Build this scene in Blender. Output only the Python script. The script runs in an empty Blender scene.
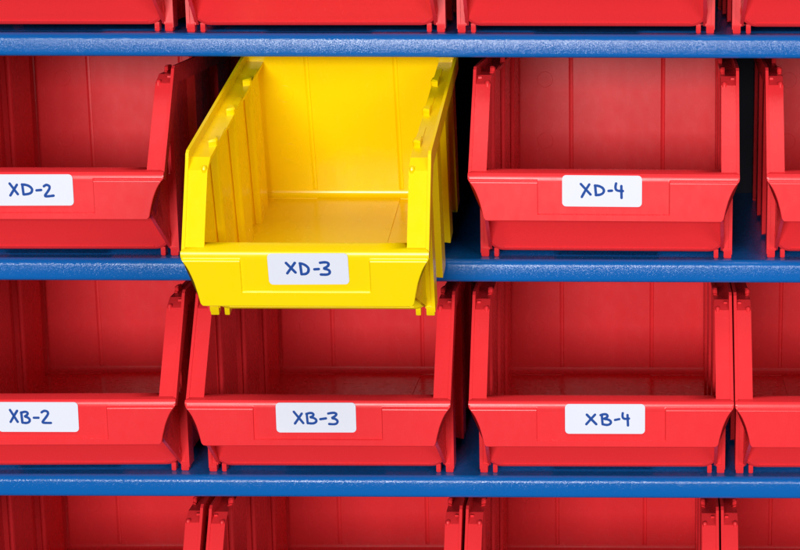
import bpy, bmesh, math, random
from mathutils import Vector, Matrix

random.seed(7)
S = 0.001                      # everything below is measured in millimetres
sc = bpy.context.scene
COL = sc.collection

# ------------------------------------------------------------------ camera
cam_d = bpy.data.cameras.new("camera")
cam = bpy.data.objects.new("camera", cam_d)
COL.objects.link(cam)
cam_d.sensor_fit = 'HORIZONTAL'
cam_d.sensor_width = 36.0
cam_d.lens = 1873.0 / 800.0 * 36.0
cam_d.shift_x = -0.3
cam_d.clip_start = 0.05
cam_d.clip_end = 100.0
cam.matrix_world = (Matrix.Translation((0, -1.0514, 0.2134))
                    @ Matrix.Rotation(math.radians(90) - 0.208, 4, 'X')
                    @ Matrix.Rotation(math.radians(0.2), 4, 'Z'))
sc.camera = cam

# ------------------------------------------------------------------ light
world = bpy.data.worlds.new("World")
sc.world = world
world.use_nodes = True
bg = world.node_tree.nodes["Background"]
bg.inputs["Color"].default_value = (0.95, 0.97, 1.0, 1)
bg.inputs["Strength"].default_value = 0.07


def area(name, loc, target, sx, sy, power, col=(1, 1, 1)):
    d = bpy.data.lights.new(name, 'AREA')
    d.shape = 'RECTANGLE'
    d.size, d.size_y = sx, sy
    d.energy = power
    d.color = col
    o = bpy.data.objects.new(name, d)
    COL.objects.link(o)
    o.location = loc
    o.rotation_euler = (Vector(target) - Vector(loc)).to_track_quat('-Z', 'Y').to_euler()
    return o


area("overhead_softbox", (-0.15, -0.50, 1.45), (-0.1, 0.0, 0.0), 1.2, 0.35, 11, (1.0, 0.985, 0.97))
area("front_lamp", (-0.70, -5.00, 0.68), (-0.12, 0.05, 0.0), 1.6, 0.85, 203, (1.0, 0.985, 0.97))
area("side_fill", (1.25, -2.20, 0.55), (-0.15, 0.1, 0.0), 1.3, 1.0, 24, (1.0, 0.985, 0.97))  # added fill light from the right, lifts the left inner walls and floors

sc.cycles.max_bounces = 20
sc.cycles.diffuse_bounces = 14
sc.view_settings.view_transform = 'Standard'
sc.view_settings.look = 'None'
sc.view_settings.exposure = 0.0
sc.view_settings.gamma = 1.0


# ------------------------------------------------------------------ materials
def new_mat(name):
    m = bpy.data.materials.new(name)
    m.use_nodes = True
    nt = m.node_tree
    p = nt.nodes["Principled BSDF"]
    return m, nt, p


def plastic(name, c0, c1, rough, spec=0.5, sss=0.0, sssc=None):
    """injection moulded plastic: faint tone drift, fine surface grain, patchy gloss"""
    m, nt, p = new_mat(name)
    N, Lk = nt.nodes, nt.links
    tc = N.new("ShaderNodeTexCoord")
    n1 = N.new("ShaderNodeTexNoise"); n1.inputs["Scale"].default_value = 14; n1.inputs["Detail"].default_value = 4
    Lk.new(tc.outputs["Object"], n1.inputs["Vector"])
    mp = N.new("ShaderNodeMapping"); mp.inputs["Scale"].default_value = (160, 160, 90)
    Lk.new(tc.outputs["Object"], mp.inputs["Vector"])
    n2 = N.new("ShaderNodeTexNoise"); n2.inputs["Scale"].default_value = 1.0; n2.inputs["Detail"].default_value = 3
    Lk.new(mp.outputs["Vector"], n2.inputs["Vector"])
    mx = N.new("ShaderNodeMix"); mx.data_type = 'RGBA'
    mx.inputs["A"].default_value = (*c0, 1); mx.inputs["B"].default_value = (*c1, 1)
    Lk.new(n1.outputs["Fac"], mx.inputs["Factor"])
    Lk.new(mx.outputs["Result"], p.inputs["Base Color"])
    mr = N.new("ShaderNodeMapRange")
    mr.inputs["From Min"].default_value = 0.3; mr.inputs["From Max"].default_value = 0.7
    mr.inputs["To Min"].default_value = rough - 0.02; mr.inputs["To Max"].default_value = rough + 0.03
    Lk.new(n2.outputs["Fac"], mr.inputs["Value"])
    Lk.new(mr.outputs["Result"], p.inputs["Roughness"])
    p.inputs["Specular IOR Level"].default_value = spec
    n4 = N.new("ShaderNodeTexNoise"); n4.inputs["Scale"].default_value = 22; n4.inputs["Detail"].default_value = 2
    Lk.new(tc.outputs["Object"], n4.inputs["Vector"])
    b2 = N.new("ShaderNodeBump"); b2.inputs["Strength"].default_value = 0.02; b2.inputs["Distance"].default_value = 0.002
    Lk.new(n4.outputs["Fac"], b2.inputs["Height"])
    Lk.new(b2.outputs["Normal"], p.inputs["Normal"])
    if sss:
        p.inputs["Subsurface Weight"].default_value = sss
        p.inputs["Subsurface Radius"].default_value = sssc
        p.inputs["Subsurface Scale"].default_value = 0.004
    return m


RED = plastic("red_plastic", (0.82, 0.033, 0.040), (0.78, 0.027, 0.034), 0.26, 0.27)
YEL = plastic("yellow_plastic", (0.96, 0.70, 0.001), (0.92, 0.65, 0.001), 0.25, 0.36)

# powder coated steel
BLUE, nt, p = new_mat("blue_powder_coat")
N, Lk = nt.nodes, nt.links
p.inputs["Base Color"].default_value = (0.003, 0.125, 0.46, 1)
p.inputs["Roughness"].default_value = 0.18
p.inputs["Specular IOR Level"].default_value = 0.4
tc = N.new("ShaderNodeTexCoord")


def grain(scale, amp, base):
    """orange-peel grain of the coating: the surface normal jitters on a sub-millimetre scale"""
    n = N.new("ShaderNodeTexNoise"); n.inputs["Scale"].default_value = scale; n.inputs["Detail"].default_value = 1.5
    Lk.new(tc.outputs["Object"], n.inputs["Vector"])
    v = N.new("ShaderNodeVectorMath"); v.operation = 'SUBTRACT'; v.inputs[1].default_value = (0.5, 0.5, 0.5)
    Lk.new(n.outputs["Color"], v.inputs[0])
    m_ = N.new("ShaderNodeVectorMath"); m_.operation = 'SCALE'; m_.inputs["Scale"].default_value = amp
    Lk.new(v.outputs[0], m_.inputs[0])
    a = N.new("ShaderNodeVectorMath"); a.operation = 'ADD'
    Lk.new(base, a.inputs[0]); Lk.new(m_.outputs[0], a.inputs[1])
    return a.outputs[0]


ge = N.new("ShaderNodeNewGeometry")
g1 = grain(2900, 0.80, ge.outputs["Normal"])
g2 = grain(900, 0.05, g1)
nz = N.new("ShaderNodeVectorMath"); nz.operation = 'NORMALIZE'
Lk.new(g2, nz.inputs[0])
Lk.new(nz.outputs[0], p.inputs["Normal"])

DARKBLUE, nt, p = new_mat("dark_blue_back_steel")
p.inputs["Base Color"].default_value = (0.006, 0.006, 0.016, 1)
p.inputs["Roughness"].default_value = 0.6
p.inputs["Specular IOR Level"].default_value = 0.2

PAPER, nt, p = new_mat("label_paper")
N, Lk = nt.nodes, nt.links
p.inputs["Base Color"].default_value = (0.70, 0.73, 0.835, 1)
p.inputs["Roughness"].default_value = 0.6
p.inputs["Specular IOR Level"].default_value = 0.25
tc = N.new("ShaderNodeTexCoord")
na = N.new("ShaderNodeTexNoise"); na.inputs["Scale"].default_value = 1500
Lk.new(tc.outputs["Object"], na.inputs["Vector"])
bp = N.new("ShaderNodeBump"); bp.inputs["Strength"].default_value = 0.1; bp.inputs["Distance"].default_value = 0.0002
Lk.new(na.outputs["Fac"], bp.inputs["Height"]); Lk.new(bp.outputs["Normal"], p.inputs["Normal"])

INK, nt, p = new_mat("blue_marker_ink")
p.inputs["Base Color"].default_value = (0.012, 0.065, 0.31, 1)
p.inputs["Roughness"].default_value = 0.7
p.inputs["Specular IOR Level"].default_value = 0.2


# ------------------------------------------------------------------ mesh helpers
class MB:
    def __init__(self):
        self.bm = bmesh.new()

    def loft(self, rings, caps=True):
        """closed loops of equal length joined in order"""
        bm = self.bm
        vr = [[bm.verts.new([c * S for c in p]) for p in r] for r in rings]
        n = len(vr[0])
        for a, b in zip(vr, vr[1:]):
            for i in range(n):
                j = (i + 1) % n
                bm.faces.new((a[i], a[j], b[j], b[i]))
        if caps:
            bm.faces.new(vr[0][::-1])
            bm.faces.new(vr[-1])

    def box(self, x0, x1, y0, y1, z0, z1):
        self.loft([[(x0, y0, z), (x1, y0, z), (x1, y1, z), (x0, y1, z)] for z in (z0, z1)])

    def prism_x(self, poly, x0, x1):
        self.loft([[(x, y, z) for y, z in poly] for x in (x0, x1)])

    def prism_y(self, poly, y0, y1):
        self.loft([[(x, y, z) for x, z in poly] for y in (y0, y1)])

    def ring(self, c, r, t, nrm='y'):
        n, k = 28, 6
        bm = self.bm
        vs = []
        for i in range(n):
            a = 2 * math.pi * i / n
            row = []
            for j in range(k):
                b = 2 * math.pi * j / k
                rr = r + t * math.cos(b)
                row.append(bm.verts.new(((c[0] + rr * math.cos(a)) * S, (c[1] + t * math.sin(b)) * S, (c[2] + rr * math.sin(a)) * S)))
            vs.append(row)
        for i in range(n):
            for j in range(k):
                bm.faces.new((vs[i][j], vs[(i + 1) % n][j], vs[(i + 1) % n][(j + 1) % k], vs[i][(j + 1) % k]))

    def build(self, name, mat, parent=None, bevel=0.0, seg=2, angle=35, smooth=True):
        bm = self.bm
        bmesh.ops.remove_doubles(bm, verts=bm.verts, dist=1e-7)
        bmesh.ops.recalc_face_normals(bm, faces=bm.faces)
        for e in bm.edges:
            if len(e.link_faces) == 2 and e.calc_face_angle(0) > math.radians(14 if bevel else 40):
                e.smooth = False
        me = bpy.data.meshes.new(name)
        if smooth:
            for f in bm.faces:
                f.smooth = True
        bm.to_mesh(me)
        bm.free()
        me.materials.append(mat)
        o = bpy.data.objects.new(name, me)
        COL.objects.link(o)
        if bevel:
            b = o.modifiers.new("bevel", 'BEVEL')
            b.width = bevel * S
            b.segments = seg
            b.limit_method = 'ANGLE'
            b.angle_limit = math.radians(angle)
            b.harden_normals = True
        elif smooth:
            me.set_sharp_from_angle(angle=math.radians(40))
        if parent:
            o.parent = parent
        return o


def empty(name, loc=(0, 0, 0)):
    o = bpy.data.objects.new(name, None)
    o.empty_display_size = 0.02
    o.location = [c * S for c in loc]
    COL.objects.link(o)
    return o


def arc(cx, cz, r, a0, a1, n=6):
    return [(cx + r * math.cos(math.radians(a0 + (a1 - a0) * i / n)),
             cz + r * math.sin(math.radians(a0 + (a1 - a0) * i / n))) for i in range(n + 1)]


# ------------------------------------------------------------------ shelving unit
SHELF_Z = [128.7, 0.0, -130.0, -260.5]
unit = empty("shelving_unit", (0, 120, -330))
unit["label"] = "blue powder coated steel shelving that carries all the storage bins"
unit["category"] = "shelving"
X0, X1 = -640, 480
DEPTH = 238
off = Vector((0, -120, 330))


def shelf(z):
    r, rb, h = 4.0, 2.5, 13.2
    prof = [(DEPTH, z), (DEPTH, z - 2.0), (16, z - 2.0), (16, z - h)]
    prof += [(y, zz) for y, zz in arc(rb, z - h + rb, rb, 270, 180, 5)]
    prof += [(y, zz) for y, zz in arc(r, z - r, r, 180, 90, 8)]
    m = MB()
    m.prism_x([(y + off.y, zz + off.z) for y, zz in prof], X0, X1)
    return m.build("shelf", BLUE, unit)


for z in SHELF_Z:
    shelf(z)
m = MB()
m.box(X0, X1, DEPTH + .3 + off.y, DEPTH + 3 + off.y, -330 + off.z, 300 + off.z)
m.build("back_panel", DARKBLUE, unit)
for xa in (X0 - 26, X1 + .5):
    m = MB()
    m.box(xa, xa + 25.5, -1 + off.y, DEPTH + 4 + off.y, -330 + off.z, 300 + off.z)
    m.build("upright", BLUE, unit, bevel=2)


# ------------------------------------------------------------------ storage bin
def make_bin(name, P, mat):
    W, H, L = P['W'], P['H'], P['L']
    zl, hp, yb, rec = P['zl'], P['hp'], P['yb'], P['rec']
    fl = P['fl']                        # flange width
    h = W / 2
    root = empty(name)
    xo = h - 2.5                        # outside of the ribs
    xi = xo - 4.2                       # outside of the wall between the ribs
    t = 2.0
    zled = H - 5.0                      # ledge that the next bin stacks on
    zpb = zl - hp

    # ---- tub: floor, walls, ribs, rims
    m = MB()
    FY = P['fy']
    sx = 0.415 * h  # seams of the back wall
    m.box(-sx + 1, sx - 1, FY + 5, L - 3, 6.0 - .5, 6.5)
    # side walls as corrugated sheets
    n_r = 4
    cs = [FY + 4 + (L - 7 - FY - 4) * k / (n_r - 1) for k in range(n_r)]
    hw = P['rw']
    plan = []
    for k, c in enumerate(cs):
        a, b = max(FY + .2, c - hw), min(L - .4, c + hw)
        if k:
            plan.append((a - 3.5, xi))
        plan.append((a, xo)); plan.append((b, xo))
        if k < n_r - 1:
            plan.append((b + 3.5, xi))

    def ztop(y):
        return min(zl + (H - zl) * (y - 1) / yb - 1.5, zled - .6)
    yk = 1 + yb * (zled - .6 + 1.5 - zl) / (H - zl)
    full = []
    for (ya, xa), (yb_, xb) in zip(plan, plan[1:]):
        full.append((ya, xa))
        if ya + .2 < yk < yb_ - .2:
            f = (yk - ya) / (yb_ - ya)
            full.append((yk, xa + (xb - xa) * f))
    full.append(plan[-1])
    fp = [(x - .8, max(y, FY + 17)) for y, x in full]
    fp[-1] = (fp[-1][0], L - .7)
    fp = fp + [(-x, y) for x, y in fp[::-1]]
    m.loft([[(x, y, z_) for x, y in fp] for z_ in (4.0, 6.0)])
    for s in (-1, 1):
        rings = []
        for y, x in full:
            zb = 2.2 if x > xo - 1 else 4.4
            rings.append([(s * x, y, zb), (s * x, y, ztop(y)), (s * (x - t), y, ztop(y)), (s * (x - t), y, zb)])
        m.loft(rings)
        # flange / ledge strip
        d = Vector((yb, H - zl)).normalized()
        n = Vector((d.y, -d.x))          # towards the back / below
        def off_line(pts, k):
            return [(p[0] + n.x * k, p[1] + n.y * k) for p in pts]
        y1, z1 = yb - 6.0, zl + (H - zl) * (yb - 6.0) / yb
        top = [(0.9, zl - .2), (y1, z1), (yb + 4, zled), (L - .8, zled)]
        top[0] = (top[0][0] + n.x * .6, top[0][1] + n.y * .6)
        top[1] = (top[1][0] + n.x * .6, top[1][1] + n.y * .6)
        bot = [(L - .8, zled - 1.8), (yb + 4.6, zled - 1.8), (y1 + n.x * 2.4, z1 + n.y * 2.4), (1 + n.x * 2.4, zl + n.y * 2.4)]
        m.prism_x(top + bot, s * (h - fl), s * (h - 1.2))
        # upstand along the outside of the rim
        up = [(0.6, zl - .6), (yb * .9, zl + (H - zl) * .9), (yb * .96, zl + (H - zl) * .975), (yb + 1.2, H), (L, H), (L, zled - 5), (yb + 6, zled - 5), (yb + 1.5 + 3, zled - 8),
              (3.6 + n.x * 1.5, zl - 2.0)]
        m.prism_x(up, s * (h - 1.7), s * h)
        # stacking teeth on the inner edge of the ledge, each one the head of an inner rib
        sl = (H - zl) / yb
        # small peg on the inner edge at the top of the flange
        ypg, xpg = y1 - .8, s * (h - fl + 1.7)
        rg = []
        for q, k_ in ((-4, 1), (1.2, 1), (2.2, .8), (2.7, .4)):
            rg.append([(xpg + 1.5 * k_ * math.cos(a), ypg + 2.2 + 1.9 * k_ * math.sin(a), z1 - 1 + q) for a in [2 * math.pi * e / 10 for e in range(10)]])
        m.loft(rg)
        for k in range(n_r - 1):
            # broad inner pleat with a raised head at its front
            ya, ye = cs[k] + hw + 2.5, cs[k + 1] - hw - 1.5
            xa = h - fl - .4
            def foot_(x_, e, y0_, y1_, z_):
                pts = [(xi - 1, y0_ - 1.5), (x_ + 1.8, y0_ - .4 + e), (x_ + .5, y0_ + .5 + e), (x_, y0_ + 1.9 + e), (x_ + .6, y1_ - 2), (xi - 1, y1_)]
                return [(s * a_, b_, z_) for a_, b_ in pts]
            m.loft([foot_(xa + 1.0, 0, ya, ye, 5), foot_(xa + .2, 0, ya, ye, zled - 6), foot_(xa + .2, 0, ya, ye, zled + .7)])
            yh = max(ya, yb + 18) if k == 0 else ya
            m.loft([foot_(xa + .1, 0, yh - .3, yh + 8, zled - 9), foot_(xa - .1, 0, yh - .3, yh + 8, H - 2.4), foot_(xa + .8, .5, yh + .2, yh + 7, H - 1.5)])
        # rounded inner corner column
        cc = []
        R = 5
        xw, yw = xo - t + .3, L - 2.2 + .3
        for z_ in (5, zled - 1):
            ring = [(s * xw, yw, z_)] + [(s * (xw - R + R * math.cos(a)), yw - R + R * math.sin(a), z_) for a in [math.pi / 2 * i / 6 for i in range(7)]]
            cc.append(ring)
        m.loft(cc)
    # back wall with two moulded seams
    bw = L - 2.2
    xs = xo - .6
    pl = [(-xs, bw)]
    for q in (-sx, sx):
        pl += [(q - 1.9, bw), (q - .8, bw + .9), (q + .5, bw + 1.1), (q + 1.0, bw)]
    pl += [(xs, bw), (xs, L), (-xs, L)]
    m.loft([[(x, y, z_) for x, y in pl] for z_ in (4.2, H - .4)])
    m.prism_x([(L - 1.2, H - .2), (L + .6, H - .2), (L + .6, zled - 4.6), (L - 1.2, zled - 4.6)], -(h - .3), h - .3)
    # cove between back wall and floor
    R = 4.0
    cv = [(bw + .4, 5.7)] + [(bw - R + R * math.cos(math.radians(a)), 6.4 + R + R * math.sin(math.radians(a))) for a in range(-90, 1, 15)]
    cv = [(bw + .4, 5.7), (bw - R, 5.7)] + cv[1:] + [(bw + .4, 6.4 + R)]
    m.prism_x(cv, -(xs - 1.5), xs - 1.5)
    # round ejector marks
    for zz in (.36 * H, .74 * H):
        m.ring((-(sx + xs) / 2 + 2.5, bw, zz), 5.2, .16)
    # slanted front wall below the panel, bottom corners rounded
    hb = xo - 4.2
    r = P['cr']
    B, T = Vector((FY - .6, 3.8)), Vector((FY * .74, zpb + 1.5))
    dv = T - B
    ln_v = dv.length
    dv.normalize()
    nv = Vector((dv.y, -dv.x))           # into the bin
    ht = h - P['in'] - .6
    out = [(-ht, ln_v)] + arc(-hb + r, r, r, 180, 270, 7) + arc(hb - r, r, r, 270, 360, 7) + [(ht, ln_v)]
    inn = [(x * (hb - 1.3) / hb, 1.3 + v * .95 if v < ln_v - .1 else v) for x, v in out]

    def slant(pts, k):
        return [(x, B.x + dv.x * v + nv.x * k, B.y + dv.y * v + nv.y * k) for x, v in pts]
    m.loft([slant(out, 2.4), slant(out, .7), slant(inn, 0)])
    # underside of the overhanging lip
    m.box(-ht + 1, ht - 1, 7.5, FY * .74 + 1.5, zpb + .7, zpb + 2.6)
    # bead along the foot of the front wall
    m.loft([[(x, FY - .7 + 1.3 * math.cos(a), 6.0 + .8 * math.sin(a)) for a in [2 * math.pi * q / 8 for q in range(8)]] for x in (-hb + r, hb - r)])
    # side walls in front of the first rib
    zt_ = lambda y: min(zl + (H - zl) * (y - 1) / yb - 1.7, zled - .8)
    for s in (-1, 1):
        q = FY + 3.0
        m.loft([[(s * (ht + .9), 3.4, zpb + 2.5), (s * (h - 3.2), 3.4, zl + .5), (s * (h - 5.2), 3.4, zl + .5), (s * (ht - 1.1), 3.4, zpb + 2.5)],
                [(s * (xi - .3), q, 3.9), (s * (xi - .3), q, zt_(q)), (s * (xi - 2.3), q, zt_(q)), (s * (xi - 2.3), q, 3.9)]])
    # web from the front wall to the leg
    for s in (-1, 1):
        a, b = sorted((s * (hb - 1.2), s * (xo - 1.5)))
        m.box(a, b, FY + .9, FY + 3, 4.0, zl - 4)
        a, b = sorted((s * (hb - 11), s * (hb - 1.6)))
        m.box(a, b, FY + 17, FY + 18.5, 3.4, 15)
    m.build("tub", mat, root, bevel=.55, seg=2)

    # ---- front panel with the shallow label recess
    wt, wb = h, h - P['in']
    cur = P['curve']

    def half(f):                        # f: 0 at the bottom, 1 at the lip
        for (f0, v0), (f1, v1) in zip(cur, cur[1:]):
            if f <= f1:
                return wb + (wt - wb) * (v0 + (v1 - v0) * (f - f0) / (f1 - f0))
        return wt
    zr = zpb + P['rz']                  # bottom of the recess
    raise_ = 0.9
    xs_u = [-rec - .7, -rec - .15, -rec + .15, -rec + .7, -rec + 6, 0, rec - 6, rec - .8, rec - .25, rec + .25, rec + .8]
    rows = []
    z_list = [zpb + .0, zpb + .5, zpb + 1.4, zpb + 2.2, zr - .8, zr - .3, zr + .3, zr + .9, zr + 3]
    z_list = sorted(z_list + [zpb + hp * q for q in (.35, .5, .62, .74, .82, .9)]) + [zl - 2.4, zl - 1.7, zl - 1.1, zl - .6]
    for z_ in z_list:
        f = (z_ - zpb) / hp
        w = half(f)
        if z_ < zpb + 2.2:                # rounded bottom corners
            q = (2.2 - (z_ - zpb)) / 2.2
            w -= 2.2 * (1 - math.sqrt(max(0, 1 - q * q)))
        lean = -P.get('lean', 4.0) * (1 - f)
        row = []
        us = [-w, -w + .35, -w + 1.2] + xs_u + [w - 1.2, w - .35, w]
        for x in us:
            sh = abs(x) > rec or z_ < zr
            if z_ > zl - .7:
                sh = False
            if sh:
                y = lean - (raise_ if z_ < zl - 1.2 else raise_ * .6)
            else:                       # the recess deepens towards the lip
                y = lean
            if abs(x) > w - .1:
                y += .4
            if z_ < zpb + .2:
                y += .5
            row.append((x, y, z_))
        rows.append(row)
    w = wt
    us = [-w, -w + .35, -w + 1.2] + xs_u + [w - 1.2, w - .35, w]
    for y, z_ in ((0.1, zl), (.15, zl + 1.6), (1.0, zl + 2.9), (7.2, zl + 4.4), (9.6, zl + 4.2), (10.8, zl + 2.8), (11.2, zl)):
        ww = w if y < 3 else h - 3
        rows.append([(max(-ww, min(ww, x)), y, z_) if abs(x) < w - 1 or y < 3 else (math.copysign(ww - (w - abs(x)), x), y, z_) for x in us])
    wb2 = hb - 1.5
    for y, z_ in ((11.6, zpb + hp * .5), (11.4, zpb + 2), (10.8, zpb + .4)):
        rows.append([(x * min(1, (wb2 + (h - 3 - wb2) * (z_ - zpb) / hp) / w), y, z_) for x in us])
    m = MB()
    bm = m.bm
    vv = [[bm.verts.new([c * S for c in p]) for p in r_] for r_ in rows]
    nr, nc = len(vv), len(vv[0])
    for i in range(nr):
        k = (i + 1) % nr
        for j in range(nc - 1):
            bm.faces.new((vv[i][j], vv[i][j + 1], vv[k][j + 1], vv[k][j]))
    bm.faces.new([vv[i][0] for i in range(nr)])
    bm.faces.new([vv[i][nc - 1] for i in range(nr)][::-1])
    m.build("front_panel", mat, root)

    # ---- feet
    for s in (-1, 1):
        for x, wd in ((xo - 2.6, 4.4), (xo - 9.2, 2.6)):
            m = MB()
            m.loft([[(s * x - wd / 2 + e, FY + e, z_), (s * x + wd / 2 - e, FY + e, z_), (s * x + wd / 2 - e, FY + 6 - e, z_), (s * x - wd / 2 + e, FY + 6 - e, z_)]
                    for e, z_ in ((.5, 0), (0, .6), (0, 5.2))])
            m.build("foot", mat, root)
        m = MB()
        m.loft([[(s * (xo - 3) - 3 + e, L - 13 + e, z_), (s * (xo - 3) + 2.6 - e, L - 13 + e, z_), (s * (xo - 3) + 2.6 - e, L - 2 - e, z_), (s * (xo - 3) - 3 + e, L - 2 - e, z_)]
                for e, z_ in ((.5, 0), (0, .6), (0, 4.6))])
        m.build("foot", mat, root)
    return root


CURVE = [(0, 0.0), (.25, .13), (.5, .31), (.62, .43), (.74, .57), (.82, .69), (.9, .84), (.96, .97), (1, 1)]
RP = dict(W=150, H=109.5, L=247, zl=51.7, hp=23.5, yb=39, rec=36.4, fl=10, rw=9, cr=9.5, rz=4.0, curve=CURVE, fy=39, lean=0.3)
RP['in'] = 8.8
YP = dict(W=126.3, H=97.2, L=190, zl=52.0, hp=26.4, yb=33.1, rec=33, fl=11.5, rw=8, cr=7, rz=8.0, curve=CURVE, lean=2.0, fy=38)
YP['in'] = 8.5

proto = make_bin("storage_bin", RP, RED)
yellow = make_bin("storage_bin", YP, YEL)


def copy_bin(src):
    r = src.copy(); COL.objects.link(r)
    for ch in src.children:
        c = ch.copy(); COL.objects.link(c); c.parent = r
    return r


# name: x, shelf row, turn (back end towards +x, degrees), y, label
BINS = [
    ('T1', -334.5, 0, -2.2, -31.0, "red storage bin on the top shelf, left of its row, beside the dark gap"),
    ('T2', -181, 0, -2.3, -31.0, "red storage bin on the top shelf above the yellow bin"),
    ('T3', -30.7, 0, -0.3, -31.0, "red storage bin on the top shelf above the bin labelled XD-4"),
    ('T4', 123.8, 0, 0, -31.0, "red storage bin on the top shelf, right end of its row"),
    ('XD2', -338, 1, -0.8, -31.0, "red storage bin labelled XD-2, left of the yellow bin"),
    ('XD4', -20.3, 1, 1.1, -31.0, "red storage bin labelled XD-4, right of the yellow bin"),
    ('XD5', 144.8, 1, 1.0, -31.0, "red storage bin cut by the photo edge, right of the bin labelled XD-4"),
    ('XB2', -337.8, 2, -1.4, -31.0, "red storage bin with the white label XB-2"),
    ('XB3', -182.0, 2, 0, -31.0, "red storage bin with the white label XB-3, under the yellow bin"),
    ('XB4', -21.7, 2, -0.2, -31.0, "red storage bin with the white label XB-4"),
    ('XB5', 129.2, 2, 0, -31.0, "red storage bin cut by the photo edge, right of the bin labelled XB-4"),
    ('A1', -333.2, 3, -1.1, -31.0, "red storage bin in the bottom row below the bin labelled XB-2"),
    ('A2', -179.7, 3, -0.4, -31.0, "red storage bin in the bottom row below the bin labelled XB-3"),
    ('A3', -28, 3, 0.3, -31.0, "red storage bin in the bottom row below the bin labelled XB-4"),
    ('A4', 123.3, 3, 0.3, -31.0, "red storage bin at the right end of the bottom row"),
]
bins = {}
for i, (key, x, row, turn, y, lab) in enumerate(BINS):
    o = proto if i == 0 else copy_bin(proto)
    o.location = (x * S, y * S, SHELF_Z[row] * S + 0.00005)
    o.rotation_euler = (0, 0, math.radians(-turn))
    o["label"] = lab
    o["category"] = "storage bin"
    o["group"] = "red storage bins on the shelves"
    bins[key] = o

yellow["label"] = "yellow storage bin labelled XD-3, pulled out and tipped over the shelf edge"
yellow["category"] = "storage bin"
yellow.rotation_mode = 'ZXY'
yellow.matrix_world = (Matrix.Translation((-170.7 * S, -105.1 * S, -26.0 * S))
                       @ Matrix.Rotation(0.002, 4, 'Z') @ Matrix.Rotation(0.237, 4, 'X'))
bins['XD3'] = yellow

# ------------------------------------------------------------------ labels with handwriting
# strokes in units of 1/8 photo pixel, measured from the top left of the label
G = {
    'XD2': ((-65, 83), [[(75, 155), (135, 240)], [(132, 165), (105, 205), (75, 250)],
                        [(175, 165), (180, 240)], [(172, 163), (200, 165), (228, 174), (250, 195), (250, 215), (238, 232), (210, 240), (180, 242)],
                        [(285, 210), (322, 207)], [(345, 178), (358, 168), (372, 166), (390, 176), (390, 195), (372, 222), (342, 258), (380, 257), (418, 252)]]),
    'XD3': ((137.5, 106.7), [[(284, 181), (354, 258)], [(354, 181), (288, 264)],
                         [(396, 187), (401, 270)], [(394, 185), (420, 190), (446, 206), (462, 226), (456, 256), (434, 271), (401, 272)],
                         [(506, 233), (541, 231)], [(555, 181), (585, 177), (612, 178), (625, 192), (612, 212), (576, 228), (606, 232), (628, 246), (626, 266), (605, 277), (555, 275)]]),
    'XD4': ((100, 118), [[(250, 187), (328, 270)], [(318, 190), (285, 240), (258, 290)],
                         [(365, 200), (372, 272)], [(363, 198), (395, 201), (425, 215), (438, 238), (428, 260), (404, 272), (370, 274)],
                         [(472, 240), (500, 238)], [(533, 180), (527, 205), (530, 228), (546, 239), (588, 240)], [(575, 200), (577, 295)]]),
    'XB2': ((-28, 70), [[(72, 135), (128, 235)], [(128, 142), (98, 190), (72, 235)],
                        [(160, 155), (165, 240)], [(158, 160), (182, 150), (204, 151), (213, 165), (203, 180), (182, 190), (210, 197), (226, 213), (222, 234), (200, 245), (165, 241)],
                        [(258, 200), (295, 200)], [(322, 155), (335, 144), (355, 141), (374, 153), (372, 172), (348, 205), (318, 241), (355, 243), (392, 243)]]),
    'XB3': ((78, 75), [[(222, 150), (295, 245)], [(285, 165), (255, 210), (228, 248)],
                       [(325, 170), (330, 245)], [(322, 168), (350, 159), (372, 162), (381, 175), (370, 190), (346, 196), (378, 200), (400, 215), (400, 235), (375, 249), (332, 245)],
                       [(432, 212), (478, 205)], [(497, 165), (530, 158), (555, 160), (565, 172), (548, 190), (520, 203), (552, 208), (572, 226), (566, 246), (545, 255), (502, 252)]]),
    'XB4': ((78, 80), [[(252, 168), (328, 248)], [(318, 168), (282, 208), (248, 248)],
                       [(372, 170), (378, 245)], [(362, 172), (390, 163), (412, 166), (421, 180), (408, 195), (382, 203), (420, 206), (446, 222), (444, 243), (418, 256), (378, 248)],
                       [(478, 212), (512, 205)], [(540, 155), (537, 178), (542, 196), (556, 204), (590, 200)], [(578, 170), (582, 258)]]),
}


def smooth_line(pts, it=2):
    if len(pts) < 3:
        return pts
    for _ in range(it):
        q = [pts[0]]
        for a, b in zip(pts, pts[1:]):
            if (Vector(b) - Vector(a)).length < 1e-6:
                continue
            q.append((a[0] * .75 + b[0] * .25, a[1] * .75 + b[1] * .25))
            q.append((a[0] * .25 + b[0] * .75, a[1] * .25 + b[1] * .75))
        q.append(pts[-1])
        pts = q
    return pts


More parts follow.
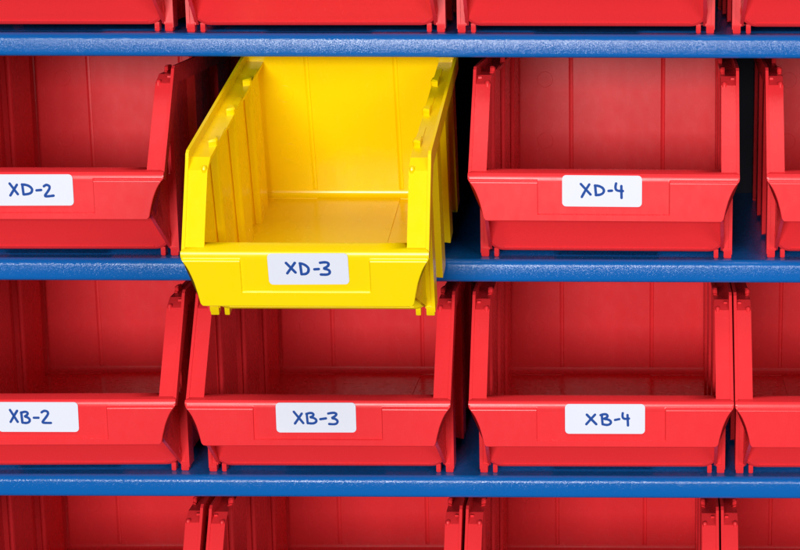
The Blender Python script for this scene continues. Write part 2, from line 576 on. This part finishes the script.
def stroke(m, pts, r, dep):
    """flattened round stroke standing `dep` proud of the paper, in the x-z plane"""
    pts = [Vector(p) for p in smooth_line(pts)]
    K = 10
    rings = []
    n = len(pts)
    tg = []
    for i in range(n):
        a, b = pts[max(0, i - 1)], pts[min(n - 1, i + 1)]
        tg.append((b - a).normalized())
    seq = []
    for q in (0.05, .5, .85):
        k = math.sqrt(1 - (1 - q) ** 2)
        seq.append((pts[0] - tg[0] * r * (1 - q), tg[0], k))
    for i in range(n):
        seq.append((pts[i], tg[i], 1.0))
    for q in (.85, .5, .05):
        k = math.sqrt(1 - (1 - q) ** 2)
        seq.append((pts[-1] + tg[-1] * r * (1 - q), tg[-1], k))
    for c, tt, k in seq:
        nn = Vector((-tt.y, tt.x))
        wob = r * k * random.uniform(.95, 1.05)
        rings.append([(c.x + nn.x * wob * math.cos(2 * math.pi * j / K), dep * k * math.sin(2 * math.pi * j / K), c.y + nn.y * wob * math.cos(2 * math.pi * j / K)) for j in range(K)])
    m.loft(rings)


def add_label(key, P, cx, cz, w, hgt, y0):
    root = bins[key]
    (lx, ly), st = G[key]
    m = MB()
    r = 2.2
    out = arc(w / 2 - r, hgt / 2 - r, r, 0, 90) + arc(-w / 2 + r, hgt / 2 - r, r, 90, 180) + arc(-w / 2 + r, -hgt / 2 + r, r, 180, 270) + arc(w / 2 - r, -hgt / 2 + r, r, 270, 360)
    m.prism_y(out, -.12, .12)
    lab = m.build("label", PAPER, root)
    lab.location = (cx * S, y0 * S, cz * S)
    surf = lambda z_: -P['lean'] * (1 - min(1, (z_ - P['zl'] + P['hp']) / P['hp']))
    ya, yb = surf(cz - hgt / 2), surf(cz + hgt / 2)
    lab.location.y += min((ya + yb) / 2, surf(cz)) * S
    lab.rotation_euler = (math.atan((ya - yb) / hgt), math.radians(random.uniform(-.5, .5)), 0)
    m = MB()
    u = w / 640.0
    for pts in st:
        stroke(m, [((x - lx) * u - w / 2, hgt / 2 - (y - ly) * hgt / 248.0) for x, y in pts], .72, .06)
    ink = m.build("handwriting", INK, lab)
    ink.location = (0, -.13 * S, 0)
    return lab


# centre x, centre z in the bin's own millimetres
for key, cx, cz, w in (('XD2', 3, 44.8, 44.3), ('XD4', -.8, 45.3, 44), ('XB2', -2.4, 44.8, 45.2), ('XB3', -1, 45, 45.2), ('XB4', 2.2, 44.8, 45.2)):
    add_label(key, RP, cx, cz, w, 17.4, -.35)
add_label('XD3', YP, 1.6, 46.2, 41.0, 17.0, -.35)
